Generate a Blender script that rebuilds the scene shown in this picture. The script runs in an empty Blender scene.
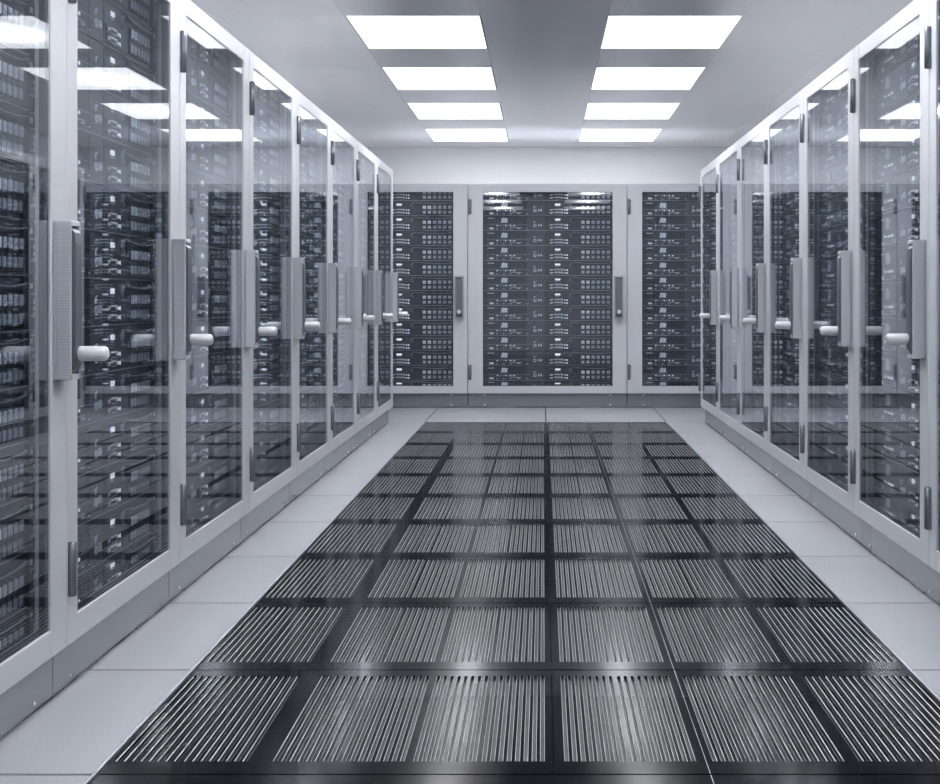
import bpy, math, random
from mathutils import Vector
PI = math.pi
random.seed(4)
S = bpy.context.scene
COL = S.collection

# ------------------------------------------------------------------ camera
EYE = 1.041
cam_d = bpy.data.cameras.new('camera')
cam = bpy.data.objects.new('camera', cam_d)
COL.objects.link(cam)
cam.location = (-0.023, 0.0, EYE)
cam.rotation_euler = (PI / 2, 0, 0)
cam_d.sensor_fit = 'HORIZONTAL'
cam_d.sensor_width = 36.0
cam_d.lens = 1645.0 / 940.0 * 36.0
cam_d.shift_x = -73.0 / 940.0
cam_d.shift_y = -96.0 / 940.0
cam_d.clip_start = 0.05
cam_d.clip_end = 100
S.camera = cam

# ------------------------------------------------------------------ world, exposure
LAMP, LAMP_HOT = 1.1, 37.0      # emission of the ceiling diffusers: edge, and hot middle raised to fill the room
W = bpy.data.worlds.new('world')
S.world = W
W.use_nodes = True
W.node_tree.nodes['Background'].inputs[0].default_value = (0.6, 0.66, 0.8, 1)
W.node_tree.nodes['Background'].inputs[1].default_value = 0.05
S.view_settings.view_transform = 'Standard'
S.view_settings.look = 'None'
S.view_settings.exposure = 0.85
S.view_settings.gamma = 1.0
S.view_settings.use_curve_mapping = False
S.cycles.max_bounces = 10
S.cycles.diffuse_bounces = 5
S.cycles.glossy_bounces = 5
S.cycles.transparent_max_bounces = 24
S.cycles.use_denoising = True
S.cycles.caustics_reflective = False
S.cycles.sample_clamp_indirect = 6.0


# ------------------------------------------------------------------ materials
def mat(name, color, rough=0.5, metal=0.0, spec=0.5, emit=None, estr=0.0,
        noise=None, bump=None, aniso=0.0):
    """principled material; noise=(scale, amount) varies the colour, bump=(kind, scale, strength)"""
    m = bpy.data.materials.new(name)
    m.use_nodes = True
    nt = m.node_tree
    p = nt.nodes['Principled BSDF']
    p.inputs['Base Color'].default_value = (*color, 1)
    p.inputs['Roughness'].default_value = rough
    p.inputs['Metallic'].default_value = metal
    p.inputs['Specular IOR Level'].default_value = spec
    if emit:
        p.inputs['Emission Color'].default_value = (*emit, 1)
        p.inputs['Emission Strength'].default_value = estr
    tc = nt.nodes.new('ShaderNodeTexCoord')
    if noise:
        n = nt.nodes.new('ShaderNodeTexNoise')
        n.inputs['Scale'].default_value = noise[0]
        n.inputs['Detail'].default_value = 4
        r = nt.nodes.new('ShaderNodeMapRange')
        r.inputs['To Min'].default_value = 1 - noise[1]
        r.inputs['To Max'].default_value = 1 + noise[1]
        mx = nt.nodes.new('ShaderNodeMix')
        mx.data_type = 'RGBA'
        mx.blend_type = 'MULTIPLY'
        mx.inputs[0].default_value = 1.0
        mx.inputs[6].default_value = (*color, 1)
        nt.links.new(tc.outputs['Object'], n.inputs['Vector'])
        nt.links.new(n.outputs['Fac'], r.inputs['Value'])
        nt.links.new(r.outputs['Result'], mx.inputs[7])
        nt.links.new(mx.outputs[2], p.inputs['Base Color'])
    if bump:
        kind, sc, st = bump
        b = nt.nodes.new('ShaderNodeBump')
        b.inputs['Strength'].default_value = st
        b.inputs['Distance'].default_value = 0.002
        if kind == 'noise':
            t = nt.nodes.new('ShaderNodeTexNoise')
            t.inputs['Scale'].default_value = sc
            nt.links.new(tc.outputs['Object'], t.inputs['Vector'])
            nt.links.new(t.outputs['Fac'], b.inputs['Height'])
        else:
            t = nt.nodes.new('ShaderNodeTexWave')
            t.bands_direction = kind
            t.inputs['Scale'].default_value = sc
            t.inputs['Distortion'].default_value = 1.5
            t.inputs['Detail'].default_value = 3
            nt.links.new(tc.outputs['Object'], t.inputs['Vector'])
            nt.links.new(t.outputs['Fac'], b.inputs['Height'])
        nt.links.new(b.outputs['Normal'], p.inputs['Normal'])
    return m


def glass_mat():
    """clear pane: transparent, mirror share by Schlick on either face"""
    m = bpy.data.materials.new('cabinet_glass')
    m.use_nodes = True
    nt = m.node_tree
    nt.nodes.clear()
    N, L = nt.nodes.new, nt.links.new
    out = N('ShaderNodeOutputMaterial')
    mix = N('ShaderNodeMixShader')
    tr = N('ShaderNodeBsdfTransparent')
    tr.inputs[0].default_value = (0.90, 0.925, 0.95, 1)
    gl = N('ShaderNodeBsdfGlossy')
    gl.inputs['Color'].default_value = (0.95, 0.97, 1, 1)
    gl.inputs['Roughness'].default_value = 0.0
    g = N('ShaderNodeNewGeometry')
    dot = N('ShaderNodeVectorMath'); dot.operation = 'DOT_PRODUCT'
    ab = N('ShaderNodeMath'); ab.operation = 'ABSOLUTE'
    om = N('ShaderNodeMath'); om.operation = 'SUBTRACT'; om.inputs[0].default_value = 1.0; om.use_clamp = True
    pw = N('ShaderNodeMath'); pw.operation = 'POWER'; pw.inputs[1].default_value = GLASS_POW
    ma = N('ShaderNodeMath'); ma.operation = 'MULTIPLY_ADD'
    ma.inputs[1].default_value = 1 - GLASS_F0
    ma.inputs[2].default_value = GLASS_F0
    L(g.outputs['Incoming'], dot.inputs[0]); L(g.outputs['Normal'], dot.inputs[1])
    L(dot.outputs['Value'], ab.inputs[0]); L(ab.outputs[0], om.inputs[1])
    L(om.outputs[0], pw.inputs[0]); L(pw.outputs[0], ma.inputs[0])
    L(ma.outputs[0], mix.inputs[0]); L(tr.outputs[0], mix.inputs[1]); L(gl.outputs[0], mix.inputs[2])
    L(mix.outputs[0], out.inputs['Surface'])
    return m


LEN = 1.23           # length of a ceiling light
GLASS_F0 = 0.048
GLASS_POW = 5.0
M = {}
M['wall'] = mat('wall_paint', (0.91, 0.92, 0.94), 0.6, noise=(3, 0.015))
M['ceiling'] = mat('ceiling_panel', (0.93, 0.935, 0.95), 0.24, spec=0.8, noise=(2, 0.01))
M['seam'] = mat('seam_filler', (0.8, 0.81, 0.84), 0.6)
M['diffuser'] = mat('light_diffuser', (0.9, 0.9, 0.9), 0.5, emit=(0.97, 0.975, 1.0), estr=LAMP)
def hot_centre(m):
    nt = m.node_tree
    N, L = nt.nodes.new, nt.links.new
    p = nt.nodes['Principled BSDF']
    tc = nt.nodes['Texture Coordinate']
    mp = N('ShaderNodeMapping')
    mp.inputs['Location'].default_value = (0, -LEN / 2 / .19, 0)
    mp.inputs['Scale'].default_value = (1 / .125, 1 / .19, 0)
    ln = N('ShaderNodeVectorMath'); ln.operation = 'DOT_PRODUCT'
    ng = N('ShaderNodeMath'); ng.operation = 'MULTIPLY'; ng.inputs[1].default_value = -1
    ex = N('ShaderNodeMath'); ex.operation = 'EXPONENT'
    ma = N('ShaderNodeMath'); ma.operation = 'MULTIPLY_ADD'
    ma.inputs[1].default_value = LAMP_HOT; ma.inputs[2].default_value = LAMP
    L(tc.outputs['Object'], mp.inputs['Vector'])
    L(mp.outputs[0], ln.inputs[0]); L(mp.outputs[0], ln.inputs[1])
    L(ln.outputs['Value'], ng.inputs[0]); L(ng.outputs[0], ex.inputs[0]); L(ex.outputs[0], ma.inputs[0])
    L(ma.outputs[0], p.inputs['Emission Strength'])


hot_centre(M['diffuser'])
M['lampframe'] = mat('light_frame', (0.8, 0.81, 0.84), 0.4)
M['floor'] = mat('floor_tile', (0.39, 0.404, 0.442), 0.36, noise=(150, 0.16), bump=('noise', 300, 0.08))
M['subfloor'] = mat('subfloor', (0.05, 0.053, 0.06), 0.6)
M['black'] = mat('grille_black', (0.008, 0.011, 0.019), 0.12, spec=0.05, metal=0.62, noise=(40, 0.15))
M['black'].node_tree.nodes['Principled BSDF'].inputs['Specular Tint'].default_value = (0.3, 0.3, 0.3, 1)
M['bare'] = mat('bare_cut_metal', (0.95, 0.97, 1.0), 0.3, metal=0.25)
M['tray'] = mat('tray_lacquer', (0.02, 0.023, 0.03), 0.38, spec=0.16)
M['alu'] = mat('aluminium_trim', (0.7, 0.72, 0.78), 0.3, metal=0.7)
M['white'] = mat('cabinet_paint', (0.55, 0.565, 0.607), 0.42, spec=0.4, noise=(4, 0.012))
M['plinth'] = mat('plinth_metal', (0.20, 0.215, 0.245), 0.25, metal=0.3, noise=(6, 0.04))
M['bounce_cap'] = mat('added_bounce_cap', (0.42, 0.435, 0.47), 0.5)  # grey sheet added on the back cabinets to cut bounce onto the ceiling
M['liner'] = mat('cabinet_lining', (0.07, 0.076, 0.09), 0.35)
M['gasket'] = mat('black_gasket', (0.02, 0.021, 0.024), 0.5)
M['handle'] = mat('brushed_handle', (0.42, 0.44, 0.49), 0.35, metal=0.5, bump=('Z', 80, 0.5))
M['grip'] = mat('dark_grip', (0.13, 0.14, 0.165), 0.35, metal=0.3)
M['lever'] = mat('lever_metal', (0.66, 0.68, 0.73), 0.38, metal=0.15)
M['hinge'] = mat('hinge_metal', (0.17, 0.18, 0.21), 0.28, metal=0.6)
M['bolt'] = mat('bright_bolt', (0.9, 0.92, 0.96), 0.3, metal=0.2)
M['chassis'] = mat('server_black', (0.014, 0.0165, 0.023), 0.35, noise=(30, 0.2))
M['edge'] = mat('server_edge', (0.38, 0.41, 0.47), 0.35, metal=0.4)
M['panel'] = mat('server_panel', (0.030, 0.034, 0.045), 0.4)
M['drive'] = mat('drive_grey', (0.50, 0.53, 0.60), 0.35)
M['drivelow'] = mat('drive_dim', (0.32, 0.35, 0.41), 0.35)
M['drivehi'] = mat('drive_bright', (0.92, 0.94, 1.0), 0.3)
M['pale'] = mat('pale_plastic', (0.86, 0.89, 0.96), 0.35)
M['patch'] = mat('grey_patch', (0.70, 0.73, 0.80), 0.4)
M['led'] = mat('status_light', (0.9, 0.93, 1), 0.4, emit=(0.88, 0.93, 1), estr=0.55)
M['orange'] = mat('copper_orange', (0.42, 0.20, 0.10), 0.4)
M['blue'] = mat('connector_blue', (0.30, 0.40, 0.75), 0.4)
M['glass'] = glass_mat()


def vent_mat():
    m = mat('vent_mesh', (0.03, 0.034, 0.045), 0.4)
    nt = m.node_tree
    p = nt.nodes['Principled BSDF']
    tc = nt.nodes['Texture Coordinate'] if 'Texture Coordinate' in nt.nodes else nt.nodes.new('ShaderNodeTexCoord')
    mp = nt.nodes.new('ShaderNodeMapping')
    mp.inputs['Rotation'].default_value = (0, PI / 4, 0)
    ch = nt.nodes.new('ShaderNodeTexChecker')
    ch.inputs['Scale'].default_value = 130
    ch.inputs['Color1'].default_value = (0.012, 0.014, 0.018, 1)
    ch.inputs['Color2'].default_value = (0.10, 0.11, 0.14, 1)
    nt.links.new(tc.outputs['Object'], mp.inputs['Vector'])
    nt.links.new(mp.outputs['Vector'], ch.inputs['Vector'])
    nt.links.new(ch.outputs['Color'], p.inputs['Base Color'])
    return m


M['vent'] = vent_mat()


# ------------------------------------------------------------------ mesh helpers
class MB:
    """collects shapes for ONE mesh; every shape names its material"""
    def __init__(self):
        self.v, self.f, self.m, self.mats, self.smooth = [], [], [], [], []

    def mi(self, k):
        if k not in self.mats:
            self.mats.append(k)
        return self.mats.index(k)

    def quad(self, pts, k, sm=False):
        b = len(self.v)
        self.v += [tuple(p) for p in pts]
        self.f.append(tuple(range(b, b + len(pts))))
        self.m.append(self.mi(k)); self.smooth.append(sm)

    def box(self, x0, x1, y0, y1, z0, z1, k, bev=0.0, sides=None):
        """axis aligned box; bev chamfers all twelve edges; sides = material for the +-x faces"""
        if x0 > x1: x0, x1 = x1, x0
        if y0 > y1: y0, y1 = y1, y0
        if z0 > z1: z0, z1 = z1, z0
        i = self.mi(k)
        b = len(self.v)
        if bev <= 0:
            for z in (z0, z1):
                for y in (y0, y1):
                    for x in (x0, x1):
                        self.v.append((x, y, z))
            F = [(0, 2, 3, 1), (4, 5, 7, 6), (0, 1, 5, 4), (2, 6, 7, 3), (0, 4, 6, 2), (1, 3, 7, 5)]
            for n, q in enumerate(F):
                self.f.append(tuple(b + a for a in q))
                self.m.append(self.mi(sides) if (sides and n >= 4) else i)
                self.smooth.append(False)
            return
        e = min(bev, (x1 - x0) * .45, (y1 - y0) * .45, (z1 - z0) * .45)
        X, Y, Z = (x0, x1), (y0, y1), (z0, z1)
        idx = {}
        for a in (0, 1):
            for c in (0, 1):
                for d in (0, 1):
                    sx, sy, sz = (1, -1)[a], (1, -1)[c], (1, -1)[d]
                    idx[a, c, d, 0] = len(self.v); self.v.append((X[a], Y[c] + sy * e, Z[d] + sz * e))
                    idx[a, c, d, 1] = len(self.v); self.v.append((X[a] + sx * e, Y[c], Z[d] + sz * e))
                    idx[a, c, d, 2] = len(self.v); self.v.append((X[a] + sx * e, Y[c] + sy * e, Z[d]))
        cx, cy, cz = (x0 + x1) / 2, (y0 + y1) / 2, (z0 + z1) / 2
        ctr = Vector((cx, cy, cz))

        def add(q):
            P = [Vector(self.v[t]) for t in q]
            n = (P[1] - P[0]).cross(P[2] - P[0])
            mid = sum(P, Vector()) / len(P)
            if n.dot(mid - ctr) < 0: q = tuple(reversed(q))
            self.f.append(tuple(q)); self.m.append(i); self.smooth.append(False)
        for a in (0, 1):
            add((idx[a, 0, 0, 0], idx[a, 1, 0, 0], idx[a, 1, 1, 0], idx[a, 0, 1, 0]))
            add((idx[0, a, 0, 1], idx[1, a, 0, 1], idx[1, a, 1, 1], idx[0, a, 1, 1]))
            add((idx[0, 0, a, 2], idx[1, 0, a, 2], idx[1, 1, a, 2], idx[0, 1, a, 2]))
        for a in (0, 1):
            for c in (0, 1):
                add((idx[a, c, 0, 0], idx[a, c, 1, 0], idx[a, c, 1, 1], idx[a, c, 0, 1]))
                add((idx[a, 0, c, 0], idx[a, 1, c, 0], idx[a, 1, c, 2], idx[a, 0, c, 2]))
                add((idx[0, a, c, 1], idx[1, a, c, 1], idx[1, a, c, 2], idx[0, a, c, 2]))
                for d in (0, 1):
                    add((idx[a, c, d, 0], idx[a, c, d, 1], idx[a, c, d, 2]))

    def lathe(self, o, axis, prof, k, n=16, cap=True):
        """revolve profile [(dist along axis, radius)...]"""
        ax = {'x': Vector((1, 0, 0)), 'y': Vector((0, 1, 0)), 'z': Vector((0, 0, 1)), '-y': Vector((0, -1, 0))}[axis]
        u = Vector((0, 0, 1)) if axis != 'z' else Vector((1, 0, 0))
        w = ax.cross(u)
        o = Vector(o)
        b = len(self.v); i = self.mi(k)
        for (t, r) in prof:
            for a in range(n):
                an = 2 * PI * a / n
                self.v.append(tuple(o + ax * t + (u * math.cos(an) + w * math.sin(an)) * r))
        for s in range(len(prof) - 1):
            for a in range(n):
                c = (a + 1) % n
                self.f.append((b + s * n + a, b + s * n + c, b + (s + 1) * n + c, b + (s + 1) * n + a))
                self.m.append(i); self.smooth.append(True)
        if cap:
            self.f.append(tuple(b + a for a in reversed(range(n)))); self.m.append(i); self.smooth.append(False)
            e = b + (len(prof) - 1) * n
            self.f.append(tuple(e + a for a in range(n))); self.m.append(i); self.smooth.append(False)

    def prism(self, poly, z0, z1, k, plane='xz'):
        """extrude polygon: plane 'xz' along y from z0 to z1, plane 'xy' along z"""
        i = self.mi(k); b = len(self.v); n = len(poly)
        for t in (z0, z1):
            for (p, q) in poly:
                self.v.append((p, t, q) if plane == 'xz' else (p, q, t))
        self.f.append(tuple(b + a for a in range(n))); self.m.append(i); self.smooth.append(False)
        self.f.append(tuple(b + n + a for a in reversed(range(n)))); self.m.append(i); self.smooth.append(False)
        for a in range(n):
            c = (a + 1) % n
            self.f.append((b + a, b + n + a, b + n + c, b + c)); self.m.append(i); self.smooth.append(False)

    def frame(self, x0, x1, z0, z1, wl, wr, wt, wb, y0, y1, k, bev):
        """four mitre-free rails making a rectangular frame in the xz plane"""
        self.box(x0, x0 + wl, y0, y1, z0, z1, k, bev)
        self.box(x1 - wr, x1, y0, y1, z0, z1, k, bev)
        self.box(x0 + wl - .002, x1 - wr + .002, y0 + .0008, y1, z0, z0 + wb, k, bev)
        self.box(x0 + wl - .002, x1 - wr + .002, y0 + .0008, y1, z1 - wt, z1, k, bev)

    def data(self, name):
        me = bpy.data.meshes.new(name)
        me.from_pydata(self.v, [], self.f)
        for k in self.mats:
            me.materials.append(M[k])
        me.polygons.foreach_set('material_index', self.m)
        me.polygons.foreach_set('use_smooth', self.smooth)
        me.update()
        return me

    def build(self, name, parent=None, loc=None):
        o = bpy.data.objects.new(name, self.data(name))
        COL.objects.link(o)
        if parent is not None: o.parent = parent
        if loc: o.location = loc
        return o


def tag(o, label=None, cat=None, group=None, kind=None):
    if label: o['label'] = label
    if cat: o['category'] = cat
    if group: o['group'] = group
    if kind: o['kind'] = kind
    return o


def empty(name):
    o = bpy.data.objects.new(name, None)
    o.empty_display_size = 0.1
    COL.objects.link(o)
    return o


def copy_tree(o, parent=None):
    c = o.copy()
    COL.objects.link(c)
    c.parent = parent
    for ch in list(KIDS.get(o.name, [])):
        copy_tree(ch, c)
    return c


KIDS = {}


def index_children(root):
    KIDS[root.name] = [c for c in root.children]
    for c in root.children:
        index_children(c)


# ------------------------------------------------------------------ the room
CEIL = EYE + 1.555
XW = 2.32
Y0, Y1 = -1.2, 17.2
WT = 0.12
ROWS = [9.125 + 2.067 * k for k in range(-4, 4)]      # near edge of each row of ceiling lights
LX = ((-1.125, -0.368), (0.338, 1.085))


def struct(o, ):
    o['kind'] = 'structure'
    return o


b = MB(); b.box(-XW, XW, Y1, Y1 + WT, -.25, CEIL + .25, 'wall'); struct(b.build('wall_back'))
b = MB(); b.box(-XW, XW, Y0 - WT, Y0, -.25, CEIL + .25, 'wall'); struct(b.build('wall_front'))
b = MB(); b.box(-XW - WT, -XW, Y0 - WT, Y1 + WT, -.25, CEIL + .25, 'wall'); struct(b.build('wall_left'))
b = MB(); b.box(XW, XW + WT, Y0 - WT, Y1 + WT, -.25, CEIL + .25, 'wall'); struct(b.build('wall_right'))

# ceiling: panels between seams, open where the lights sit, and a slab above
xs = [-XW, -1.836, LX[0][0], LX[0][1], LX[1][0], LX[1][1], 1.806, XW]
ys = [Y0]
for r in ROWS:
    ys += [r, r + LEN]
ys.append(Y1)
b = MB()
G = 0.0006
for i in range(len(xs) - 1):
    for j in range(len(ys) - 1):
        lit = (i in (2, 4)) and (j % 2 == 1)
        if lit: continue
        b.box(xs[i] + G, xs[i + 1] - G, ys[j] + G, ys[j + 1] - G, CEIL, CEIL + .02, 'ceiling')
b.box(-XW, XW, Y0, Y1, CEIL + .075, CEIL + .15, 'seam')
struct(b.build('ceiling'))

rown = ['overhead in the first row', 'overhead in the second row', 'overhead in the third row', 'overhead in the fourth row',
        'in the fourth row from the back', 'in the third row from the back',
        'in the second row from the back', 'in the row closest to the back wall']
light0 = empty('ceiling_light')
b = MB()
w_, l_ = LX[0][1] - LX[0][0], LEN
b.box(-w_ / 2 + .003, -w_ / 2 + .009, .003, l_ - .003, 0.0, .05, 'lampframe')
b.box(w_ / 2 - .009, w_ / 2 - .003, .003, l_ - .003, 0.0, .05, 'lampframe')
b.box(-w_ / 2 + .009, w_ / 2 - .009, .003, .009, 0.0, .05, 'lampframe')
b.box(-w_ / 2 + .009, w_ / 2 - .009, l_ - .009, l_ - .003, 0.0, .05, 'lampframe')
b.box(-w_ / 2 + .003, w_ / 2 - .003, .003, l_ - .003, .05, .07, 'lampframe')
b.build('frame', light0)
b = MB(); b.box(-w_ / 2 + .009, w_ / 2 - .009, .009, l_ - .009, .003, .02, 'diffuser'); b.build('diffuser', light0)
index_children(light0)
first = True
for j, r in enumerate(ROWS):
    for s in (0, 1):
        o = light0 if first else copy_tree(light0)
        first = False
        o.location = ((LX[s][0] + LX[s][1]) / 2, r, CEIL)
        tag(o, 'bright ceiling light panel %s, %s of the aisle' % (rown[j], ('left', 'right')[s]),
            'ceiling light', 'ceiling light panels in two lines over the aisle')

# floor: light raised tiles around the strip of black grilles
T = 1.0
FB = 4.58                      # a seam between tile rows
yseams = [FB + T * k for k in range(-8, 14)]
GRY1 = FB + 9 * T              # far end of the grille strip
GRY0 = FB - 3 * T
b = MB()
g = 0.005
xe = [-XW, -2 * T, -T, 0, T, 2 * T, XW]
for i in range(6):
    for j in range(len(yseams) - 1):
        ya, yb = max(yseams[j], Y0), min(yseams[j + 1], Y1)
        if yb - ya < .05: continue
        if i in (2, 3) and ya > GRY0 - .01 and yb < GRY1 + .01: continue
        b.box(xe[i] + g, xe[i + 1] - g, ya + g + .003, yb - g - .002, -.035, 0, 'floor', .0015)
b.box(-XW, XW, Y0, Y1, -.2, -.05, 'subfloor')
struct(b.build('floor'))
for n, sx in ((1, -1), (2, 1)):
    b = MB()
    b.box(sx * (T - .004), sx * (T + .003), GRY0, GRY1, -.03, .0015, 'alu')
    struct(b.build('trim_%d' % n))


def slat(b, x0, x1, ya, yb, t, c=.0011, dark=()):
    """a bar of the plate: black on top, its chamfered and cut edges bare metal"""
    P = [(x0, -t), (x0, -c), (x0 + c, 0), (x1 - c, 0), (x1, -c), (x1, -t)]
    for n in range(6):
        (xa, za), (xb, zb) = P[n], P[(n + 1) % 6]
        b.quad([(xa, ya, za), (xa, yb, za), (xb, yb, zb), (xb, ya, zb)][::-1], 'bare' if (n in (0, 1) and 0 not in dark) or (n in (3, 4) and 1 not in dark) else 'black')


def grille(mirror):
    """plate with three groups of sixteen slots; x from the aisle's centre seam outward"""
    sg = -1 if mirror else 1
    b = MB()
    t = .0030
    y0, y1 = .004, T - .004
    sa, sb = .10, .925
    X0, X1 = .0008, T - .009
    b.box(sg * X0, sg * X1, y0, sa, -t, 0, 'black')
    b.box(sg * X0, sg * X1, sb, y1, -t, 0, 'black')
    pitch, slot = .0187, .0086
    edges = []
    for gx in ((.020, .334, .686) if mirror else (.026, .358, .686)):
        x = gx
        for k in range(16):
            edges.append((x, x + slot))
            x += pitch + (.0035 if k == 7 else 0)
    xa = X0
    for (s0, s1) in edges:
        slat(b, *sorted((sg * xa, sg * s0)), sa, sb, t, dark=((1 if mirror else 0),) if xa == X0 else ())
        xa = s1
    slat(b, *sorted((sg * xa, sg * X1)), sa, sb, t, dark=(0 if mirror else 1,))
    # folded rim under the plate
    b.box(sg * X0, sg * (X0 + .004), y0, y1, -.03, -t, 'black')
    b.box(sg * (X1 - .004), sg * X1, y0, y1, -.03, -t, 'black')
    b.box(sg * (X0 + .004), sg * (X1 - .004), y0, y0 + .004, -.03, -t, 'black')
    b.box(sg * (X0 + .004), sg * (X1 - .004), y1 - .004, y1, -.03, -t, 'black')
    return b


def grille_thing(mirror):
    root = empty('floor_grille')
    grille(mirror).build('slotted_plate', root)
    sg = -1 if mirror else 1
    b = MB(); b.box(sg * .01, sg * (T - .02), .012, T - .012, -.012, -.0092, 'tray'); b.build('damper_tray', root)
    if not mirror:
        b = MB(); b.box(.3412, .3424, .006, T - .006, -.001, .0006, 'edge'); b.build('joint_strip', root)
    index_children(root)
    return root


ordn = ['first', 'second', 'third', 'fourth', 'fifth', 'sixth', 'seventh', 'eighth', 'ninth', 'tenth', 'eleventh',
        'twelfth', 'thirteenth', 'fourteenth']
for mirror in (True, False):
    g0 = grille_thing(mirror)
    for k in range(12):
        o = g0 if k == 0 else copy_tree(g0)
        o.location = (0, GRY1 - T * (k + 1), 0)
        tag(o, 'black slotted floor grille, %s of the centre seam, %s counting from the back cabinets' %
            ('left' if mirror else 'right', ordn[k]), 'floor grille', 'black slotted floor grilles along the aisle')

# ------------------------------------------------------------------ server cabinets
DZ0, DZ1 = .134, 2.074          # door bottom and top
SLS, SLB, SR, ST, SB = .095, .138, .132, .066, .070
SRV_Y = .082                    # server faces behind the door face
DEPTH = .95


def make_cabinet(w):
    root = empty('server_cabinet')
    h = w / 2
    SL = SLB if w > 1.4 else SLS
    # body: outer sheet steel
    b = MB()
    b.box(-h + .001, -h + .022, .046, DEPTH, DZ0, 2.074, 'white')
    b.box(h - .022, h - .001, .046, DEPTH, DZ0, 2.074, 'white')
    b.box(-h + .001, h - .001, .036, DEPTH, 2.0745, 2.088, 'white', .003)
    b.box(-h + .01, h - .01, .06, DEPTH - .01, 2.088, 2.0885, 'bounce_cap' if w > 1.4 else 'wall')  # unseen sheet added for bounce: white lifts the ceiling, grey cuts glare
    b.box(-h + .022, h - .022, DEPTH - .015, DEPTH, DZ0, 2.074, 'white')
    b.box(-h + .022, h - .022, .046, DEPTH - .015, DZ0, DZ0 + .012, 'white')
    b.build('body', root)
    b = MB()
    b.box(-h + .0225, -h + .027, .05, DEPTH - .02, DZ0 + .013, 2.07, 'liner')
    b.box(h - .027, h - .0225, .05, DEPTH - .02, DZ0 + .013, 2.07, 'liner')
    b.box(-h + .028, h - .028, DEPTH - .02, DEPTH - .016, DZ0 + .013, 2.07, 'liner')
    b.build('lining', root)
    for s in (-1, 1):
        b = MB()
        xa = s * (h - .0275)
        b.box(xa, xa - s * .004, .062, .076, DZ0 + .013, 2.07, 'edge')
        b.build('rack_rail', root)
    # plinth
    b = MB()
    b.box(-h + .003, h - .003, .037, .09, .007, DZ0 - .002, 'plinth', .002)
    b.box(-h + .003, h - .003, .09, DEPTH, .0, DZ0 - .002, 'plinth')
    for (xa, xb) in ((-h + .003, -h + .24), (-h + .44, h - .44), (h - .24, h - .003)):
        b.box(xa, xb, .041, .088, .0, .0068, 'gasket')
    for (xa, xb) in ((-h + .242, -h + .438), (h - .438, h - .242)):
        b.box(xa, xb, .037, .088, .0, .0068, 'plinth')
    pl = b.build('plinth', root)
    for s in (-1, 1):
        for z in (.026, .119):
            b = MB()
            b.lathe((s * (h - .155), .037, z), '-y', [(0, .0058), (.002, .0058), (.0035, .0035)], 'bolt', 10)
            b.build('bolt', pl)
    # door
    d = MB()
    d.frame(-h + .003, h - .003, DZ0, DZ1, SL, SR, ST, SB, 0, .042, 'white', .0024)
    door = d.build('door', root)
    gx0, gx1, gz0, gz1 = -h + .003 + SL, h - .003 - SR, DZ0 + SB, DZ1 - ST
    b = MB()
    b.box(gx0 + .002, gx1 - .002, .0035, .0085, gz0 + .002, gz1 - .002, 'glass')
    b.build('glass_pane', door)
    b = MB()
    q = .004
    b.box(gx0 - .001, gx0 + q, 0.0088, .030, gz0, gz1, 'gasket')
    b.box(gx1 - q, gx1 + .001, 0.0088, .030, gz0, gz1, 'gasket')
    b.box(gx0 + q, gx1 - q, 0.0088, .030, gz1 - q, gz1 + .001, 'gasket')
    b.box(gx0 + q, gx1 - q, 0.0088, .030, gz0 - .001, gz0 + q, 'gasket')
    b.build('gasket', door)
    for z in (.262, 1.80):
        b = MB()
        b.lathe((-h + .018, -.008, z), 'z', [(0, .009), (.003, .0125), (.139, .0125), (.142, .009)], 'hinge', 14)
        b.box(-h + .018, -h + .036, -.006, .0005, z + .004, z + .138, 'hinge', .001)
        b.build('hinge', door)
    # handle: brushed housing with a dark curved grip set in its face
    hx = h - .078
    z0, z1 = .829, 1.231
    b = MB()
    b.box(hx - .045, hx + .040, -.006, .0, z0, z1, 'handle', .002)
    b.box(hx - .045, hx - .036, -.046, -.006, z0, z1, 'handle', .0025)
    b.box(hx + .031, hx + .040, -.046, -.006, z0, z1, 'handle', .0025)
    b.box(hx - .036, hx + .031, -.046, -.006, z0, z0 + .014, 'handle', .002)
    b.box(hx - .036, hx + .031, -.046, -.006, z1 - .014, z1, 'handle', .002)
    b.build('handle_housing', door)
    b = MB()
    zc = [z0 + .018, z0 + .030, z0 + .06, z1 - .06, z1 - .030, z1 - .018]
    yc = [-.040, -.050, -.0525, -.0525, -.050, -.040]
    poly = [(y, z) for y, z in zip(yc, zc)] + [(-.012, z1 - .018), (-.012, z0 + .018)]
    n = len(poly)
    bs = len(b.v)
    for x in (hx - .028, hx + .028):
        for (y, z) in poly: b.v.append((x, y, z))
    i = b.mi('grip')
    b.f.append(tuple(bs + a for a in range(n))); b.m.append(i); b.smooth.append(False)
    b.f.append(tuple(bs + n + a for a in reversed(range(n)))); b.m.append(i); b.smooth.append(False)
    for a in range(n):
        c = (a + 1) % n
        b.f.append((bs + a, bs + n + a, bs + n + c, bs + c)); b.m.append(i); b.smooth.append(False)
    b.build('grip', door)
    b = MB()
    b.lathe((hx, -.046, .895), '-y', [(0, .012), (.006, .0125), (.008, .018), (.013, .019), (.072, .019), (.078, .0165),
                                      (.082, .010), (.083, .003)], 'lever', 20)
    b.build('lever', door)
    index_children(root)
    return root


# ------------------------------------------------------------------ servers
SH, SP = .1386, .1401


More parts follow.
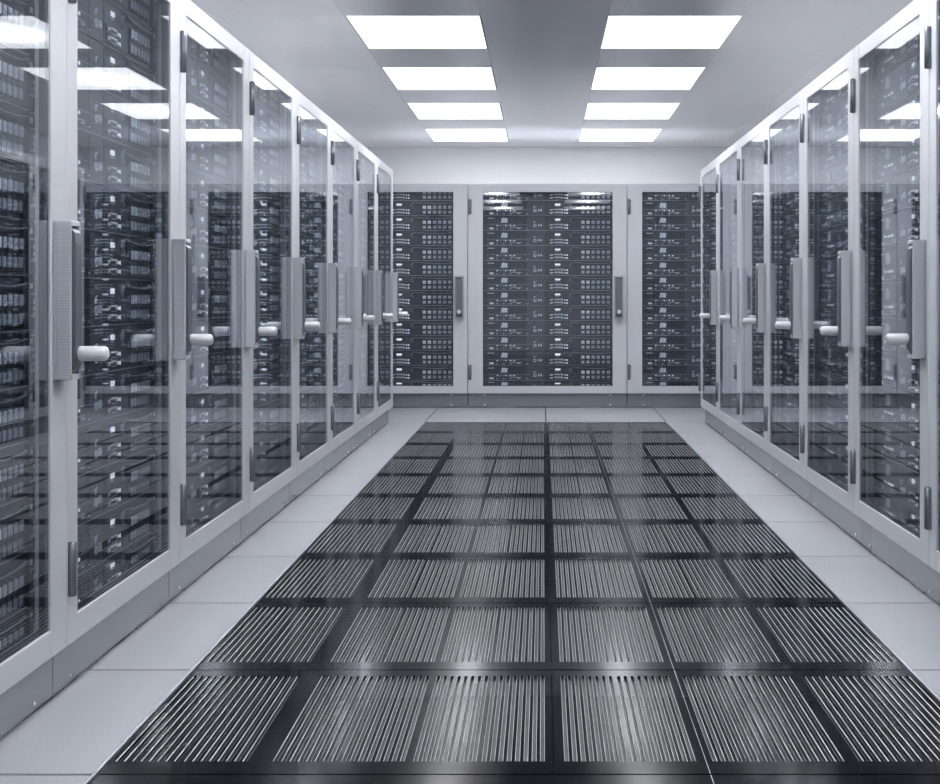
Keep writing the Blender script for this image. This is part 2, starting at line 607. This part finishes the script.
def make_server(w, joined=False):
    """a wide rack server; face at y=0 looking to -y. joined=True: the same shapes as a single mesh"""
    P = {}
    H = SH

    def X(f): return (f - .5) * w

    def Z(v): return (1 - v) * H      # v measured down from the top
    parts = []
    c = MB(); parts.append(('chassis', c))
    c.box(X(0), X(1), 0, .62, 0, H, 'chassis', .001)
    c.box(X(.035), X(.487), -.003, 0, H * .03, H * .52, 'panel', .001)
    c.box(X(.035), X(.487), -.002, 0, H * .55, H * .93, 'chassis', .001)
    c.box(X(.493), X(.725), -.004, 0, H * .05, H * .94, 'panel', .001)
    c.box(X(0.03), X(.97), -.005, 0, 0, H * .022, 'edge', .0005)
    c.box(X(.73), X(.935), -.003, 0, H * .10, H * .17, 'chassis', .001)
    c.box(X(.255), X(.330), -.0045, -.003, H * .19, H * .23, 'edge')
    c.box(X(.10), X(.39), -.0045, -.003, H * .40, H * .415, 'edge')
    for f in (.16, .205, .25, .36):
        c.box(X(f), X(f + .014), -.0048, -.003, H * .10, H * .13, 'patch')
    for s in (0, 1):
        e = MB(); parts.append(('ear', e))
        fa, fb = ((.002, .032), (.955, .998))[s]
        e.box(X(fa), X(fb), -.012, 0, H * .03, H * .97, 'panel', .002)
        e.box(X(fa + .008), X(fb - .008), -.0135, -.012, Z(.34), Z(.30), 'edge')
        e.box(X(fa + .008), X(fb - .008), -.0135, -.012, Z(.74), Z(.70), 'edge')
        if s:
            e.box(X(.960), X(.975), -.0135, -.012, Z(.22), Z(.12), 'pale')
            for v in (.42, .55, .66): e.box(X(.982), X(.988), -.0135, -.012, Z(v + .08), Z(v), 'patch')
        else:
            e.box(X(.012), X(.024), -.0135, -.012, Z(.55), Z(.45), 'patch')
    b = MB(); parts.append(('label', b))
    b.box(X(.118), X(.145), -.005, -.003, Z(.91), Z(.79), 'pale', .0005)
    c.box(X(.105), X(.150), -.005, -.003, Z(.18), Z(.145), 'pale')
    c.box(X(.088), X(.100), -.005, -.002, Z(.30), Z(.08), 'gasket')
    b = MB(); parts.append(('connector', b))
    b.prism([(X(.193), Z(.46)), (X(.236), Z(.46)), (X(.238), Z(.16)), (X(.201), Z(.13))], -.009, -.002, 'patch')
    b.box(X(.213), X(.2145), -.0095, -.009, Z(.46), Z(.30), 'panel')
    for f in (.170, .225, .257, .283):
        b = MB(); parts.append(('indicator', b))
        b.box(X(f - .004), X(f + .004), -.006, -.003, Z(.70), Z(.63), 'led')
    c.box(X(.300), X(.322), -.006, -.003, Z(.87), Z(.83), 'patch')
    for f in (.19, .21, .24, .27):
        c.box(X(f - .002), X(f + .002), -.006, -.003, Z(.70), Z(.65), 'patch')
    b = MB(); parts.append(('vent_grille', b))
    b.box(X(.365), X(.486), -.0045, -.003, Z(.97), Z(.05), 'vent')
    b = MB(); parts.append(('dial', b))
    # ring with a forked tick above and a small cross beside it
    cx, cz, n = X(.418), Z(.66), 14
    R1, R0 = .0135, .0085
    for a in range(n):
        a0, a1 = 2 * PI * a / n, 2 * PI * (a + 1) / n
        b.prism([(cx + R1 * math.cos(a0), cz + R1 * math.sin(a0)), (cx + R1 * math.cos(a1), cz + R1 * math.sin(a1)),
                 (cx + R0 * math.cos(a1), cz + R0 * math.sin(a1)), (cx + R0 * math.cos(a0), cz + R0 * math.sin(a0))][::-1],
                -.008, -.0045, 'pale')
    b.box(X(.411), X(.4155), -.008, -.0045, Z(.50), Z(.37), 'pale')
    b.prism([(X(.415), Z(.42)), (X(.418), Z(.42)), (X(.430), Z(.34)), (X(.427), Z(.34))], -.008, -.0045, 'patch')
    b.box(X(.440), X(.445), -.008, -.0045, Z(.72), Z(.55), 'pale')
    b.box(X(.456), X(.461), -.008, -.0045, Z(.72), Z(.55), 'pale')
    b.box(X(.440), X(.468), -.008, -.0045, Z(.655), Z(.625), 'patch')
    b = MB(); parts.append(('status_light', b))
    b.box(X(.550), X(.586), -.006, -.004, Z(.31), Z(.19), 'led', .001)
    b.box(X(.552), X(.580), -.006, -.004, Z(.37), Z(.345), 'patch')
    for v in (.60, .80):
        b = MB(); parts.append(('port', b))
        z1_, z0_ = Z(v - .06), Z(v + .12)
        b.box(X(.505), X(.640), -.007, -.004, z0_, z1_, 'gasket', .001)
        b.box(X(.545), X(.603), -.0085, -.007, z1_ - .008, z1_ - .002, 'pale')
        b.box(X(.549), X(.600), -.0085, -.007, z0_ + .003, z0_ + .0055, 'drive')
        b.box(X(.598), X(.603), -.0085, -.007, z0_ + .008, z1_ - .006, 'pale')
        b.box(X(.512), X(.522), -.0085, -.007, z0_ + .006, z1_ - .005, 'orange')
        b.box(X(.526), X(.538), -.0085, -.007, z0_ + .010, z1_ - .006, 'pale')
        b.box(X(.522), X(.526), -.0085, -.007, z0_ + .006, z1_ - .005, 'pale')
        b.box(X(.612), X(.620), -.0085, -.007, z0_ + .009, z1_ - .007, 'led')
        b.box(X(.626), X(.634), -.0085, -.007, z0_ + .007, z1_ - .006, 'led')
        b.box(X(.634), X(.637), -.0085, -.007, z0_ + .004, z1_ - .010, 'blue')
    b = MB(); parts.append(('release_handle', b))
    b.prism([(X(.662), Z(.37)), (X(.668), Z(.22)), (X(.71), Z(.20)), (X(.718), Z(.25)), (X(.715), Z(.38)), (X(.67), Z(.41))],
            -.008, -.004, 'gasket')
    arc = [(.662, .12), (.650, .20), (.646, .28), (.650, .36), (.660, .44)]
    for k in range(4):
        (fa, va), (fb, vb) = arc[k], arc[k + 1]
        b.prism([(X(fa), Z(va)), (X(fb), Z(vb)), (X(fb + .004), Z(vb)), (X(fa + .003), Z(va))], -.014, -.004, 'drivelow')
    bar = [(.664, .10), (.72, .16), (.80, .19), (.88, .18), (.935, .13)]
    for k in range(4):
        (fa, va), (fb, vb) = bar[k], bar[k + 1]
        b.prism([(X(fa), Z(va + .05)), (X(fb), Z(vb + .05)), (X(fb), Z(vb)), (X(fa), Z(va))], -.018, -.010, 'chassis')
        b.prism([(X(fa), Z(va + .0)), (X(fb), Z(vb + .0)), (X(fb), Z(vb - .02)), (X(fa), Z(va - .02))], -.018, -.010, 'edge')
    b.box(X(.664), X(.669), -.010, 0, Z(.16), Z(.10), 'chassis')
    b.box(X(.930), X(.935), -.010, 0, Z(.16), Z(.10), 'chassis')
    for r in (0, 1):
        for k in range(6):
            b = MB(); parts.append(('drive_bay', b))
            f = .7345 + .0336 * k
            x0, x1 = X(f - .0125), X(f + .0125)
            if r == 0:
                kk = 'drivehi' if k < 2 else 'drive'
                za, zb = Z(.58), Z(.32)
                b.box(x0, x1, -.012, 0, za, zb, 'panel', .001)
                b.box(x0 + .003, x1 - .003, -.0155, -.012, zb - .014, zb - .002, kk, .001)
                b.box(x0 + .003, x0 + .010, -.0155, -.012, zb - .020, zb - .014, kk)
                b.box(x1 - .010, x1 - .003, -.0155, -.012, zb - .020, zb - .014, kk)
                b.box(x0 + .003, x1 - .003, -.0155, -.012, zb - .029, zb - .020, kk, .001)
            else:
                za, zb = Z(.90), Z(.60)
                b.box(x0, x1, -.010, 0, za, zb, 'panel', .001)
                b.box(x0 + .003, x1 - .003, -.0135, -.010, Z(.86), Z(.675), 'drivelow' if k > 1 else 'drive', .001)
    if joined:
        a = MB()
        for (_, p) in parts:
            bs = len(a.v); a.v += p.v
            mp = [a.mi(k) for k in p.mats]
            for f, m_, s in zip(p.f, p.m, p.smooth):
                a.f.append(tuple(bs + t for t in f)); a.m.append(mp[m_]); a.smooth.append(s)
        root = a.build('rack_server')
        index_children(root)
        return root
    root = empty('rack_server')
    for n_, p in parts:
        p.build(n_, root)
    index_children(root)
    return root


WL, WR, WB = 1.32, 1.33, 1.482
XL, XD, YB = 1.253, 1.270, 15.30
near = ['nearest', 'second', 'third', 'fourth', 'fifth', 'sixth', 'seventh', 'last']
spots = []                     # (w, x, y, rotation, cabinet label, server phrase, group, detailed)
for k in range(8):
    yc = 13.49 - WL * (8 - k) + WL / 2
    nm = ['nearest', 'second nearest', 'third nearest', 'fourth nearest', 'fifth nearest', 'sixth nearest', 'seventh nearest', 'farthest'][k]
    spots.append((WL, -XL, yc, PI / 2, 'white glass-doored server cabinet, %s in the left row' % nm,
                  'in the %s cabinet of the left row' % nm, 'left', k < 5))
for k in range(7):
    yc = 13.49 - WR * (7 - k) + WR / 2
    nm = ['nearest', 'second nearest', 'third nearest', 'fourth nearest', 'fifth nearest', 'sixth nearest', 'farthest'][k]
    spots.append((WR, XD, yc, -PI / 2, 'white glass-doored server cabinet, %s in the right row' % nm,
                  'in the %s cabinet of the right row' % nm, 'right', k < 4))
for k, nm in enumerate(('left', 'middle', 'right')):
    spots.append((WB, .018 + (k - 1) * WB, YB, 0, 'white glass-doored server cabinet, %s of the three across the back' % nm, 'in the %s cabinet at the back' % nm, 'back', True))
cab = {}
srv = {}
SW = WR - .064
for (w, x, y, rz, lab, phrase, row, det) in spots:
    if w not in cab:
        cab[w] = make_cabinet(w); c = cab[w]
    else:
        c = copy_tree(cab[w])
    c.location = (x, y, 0)
    c.rotation_euler = (0, 0, rz)
    tag(c, lab, 'server cabinet', {'left': 'glass-doored cabinets along the left side',
                                   'right': 'glass-doored cabinets along the right side',
                                   'back': 'glass-doored cabinets across the back'}[row])
    off = Vector((-math.sin(rz), math.cos(rz), 0)) * SRV_Y
    for r in range(14):
        key = (det,)
        if key not in srv:
            srv[key] = make_server(SW, joined=not det); o = srv[key]
        else:
            o = copy_tree(srv[key])
        zb = .111 + SP * (13 - r)
        zs = 1.0
        if r == 13:                # the lowest unit is a flatter one standing on the cabinet's floor
            zb, zs = DZ0 + .013, (.111 + SP - .0015 - DZ0 - .013) / SH
        o.location = (x + off.x, y + off.y, zb)
        o.rotation_euler = (0, 0, rz)
        o.scale = ((w - .064) / SW, 1, zs)
        tag(o, ('black rack server %s, %s from the top' % (phrase, ordn[r])) if r < 13 else
            'low black server %s, lowest of its stack' % phrase,
            'server', {'left': 'rack servers stacked in the left row of cabinets',
                       'right': 'rack servers stacked in the right row of cabinets',
                       'back': 'rack servers stacked in the back cabinets'}[row])
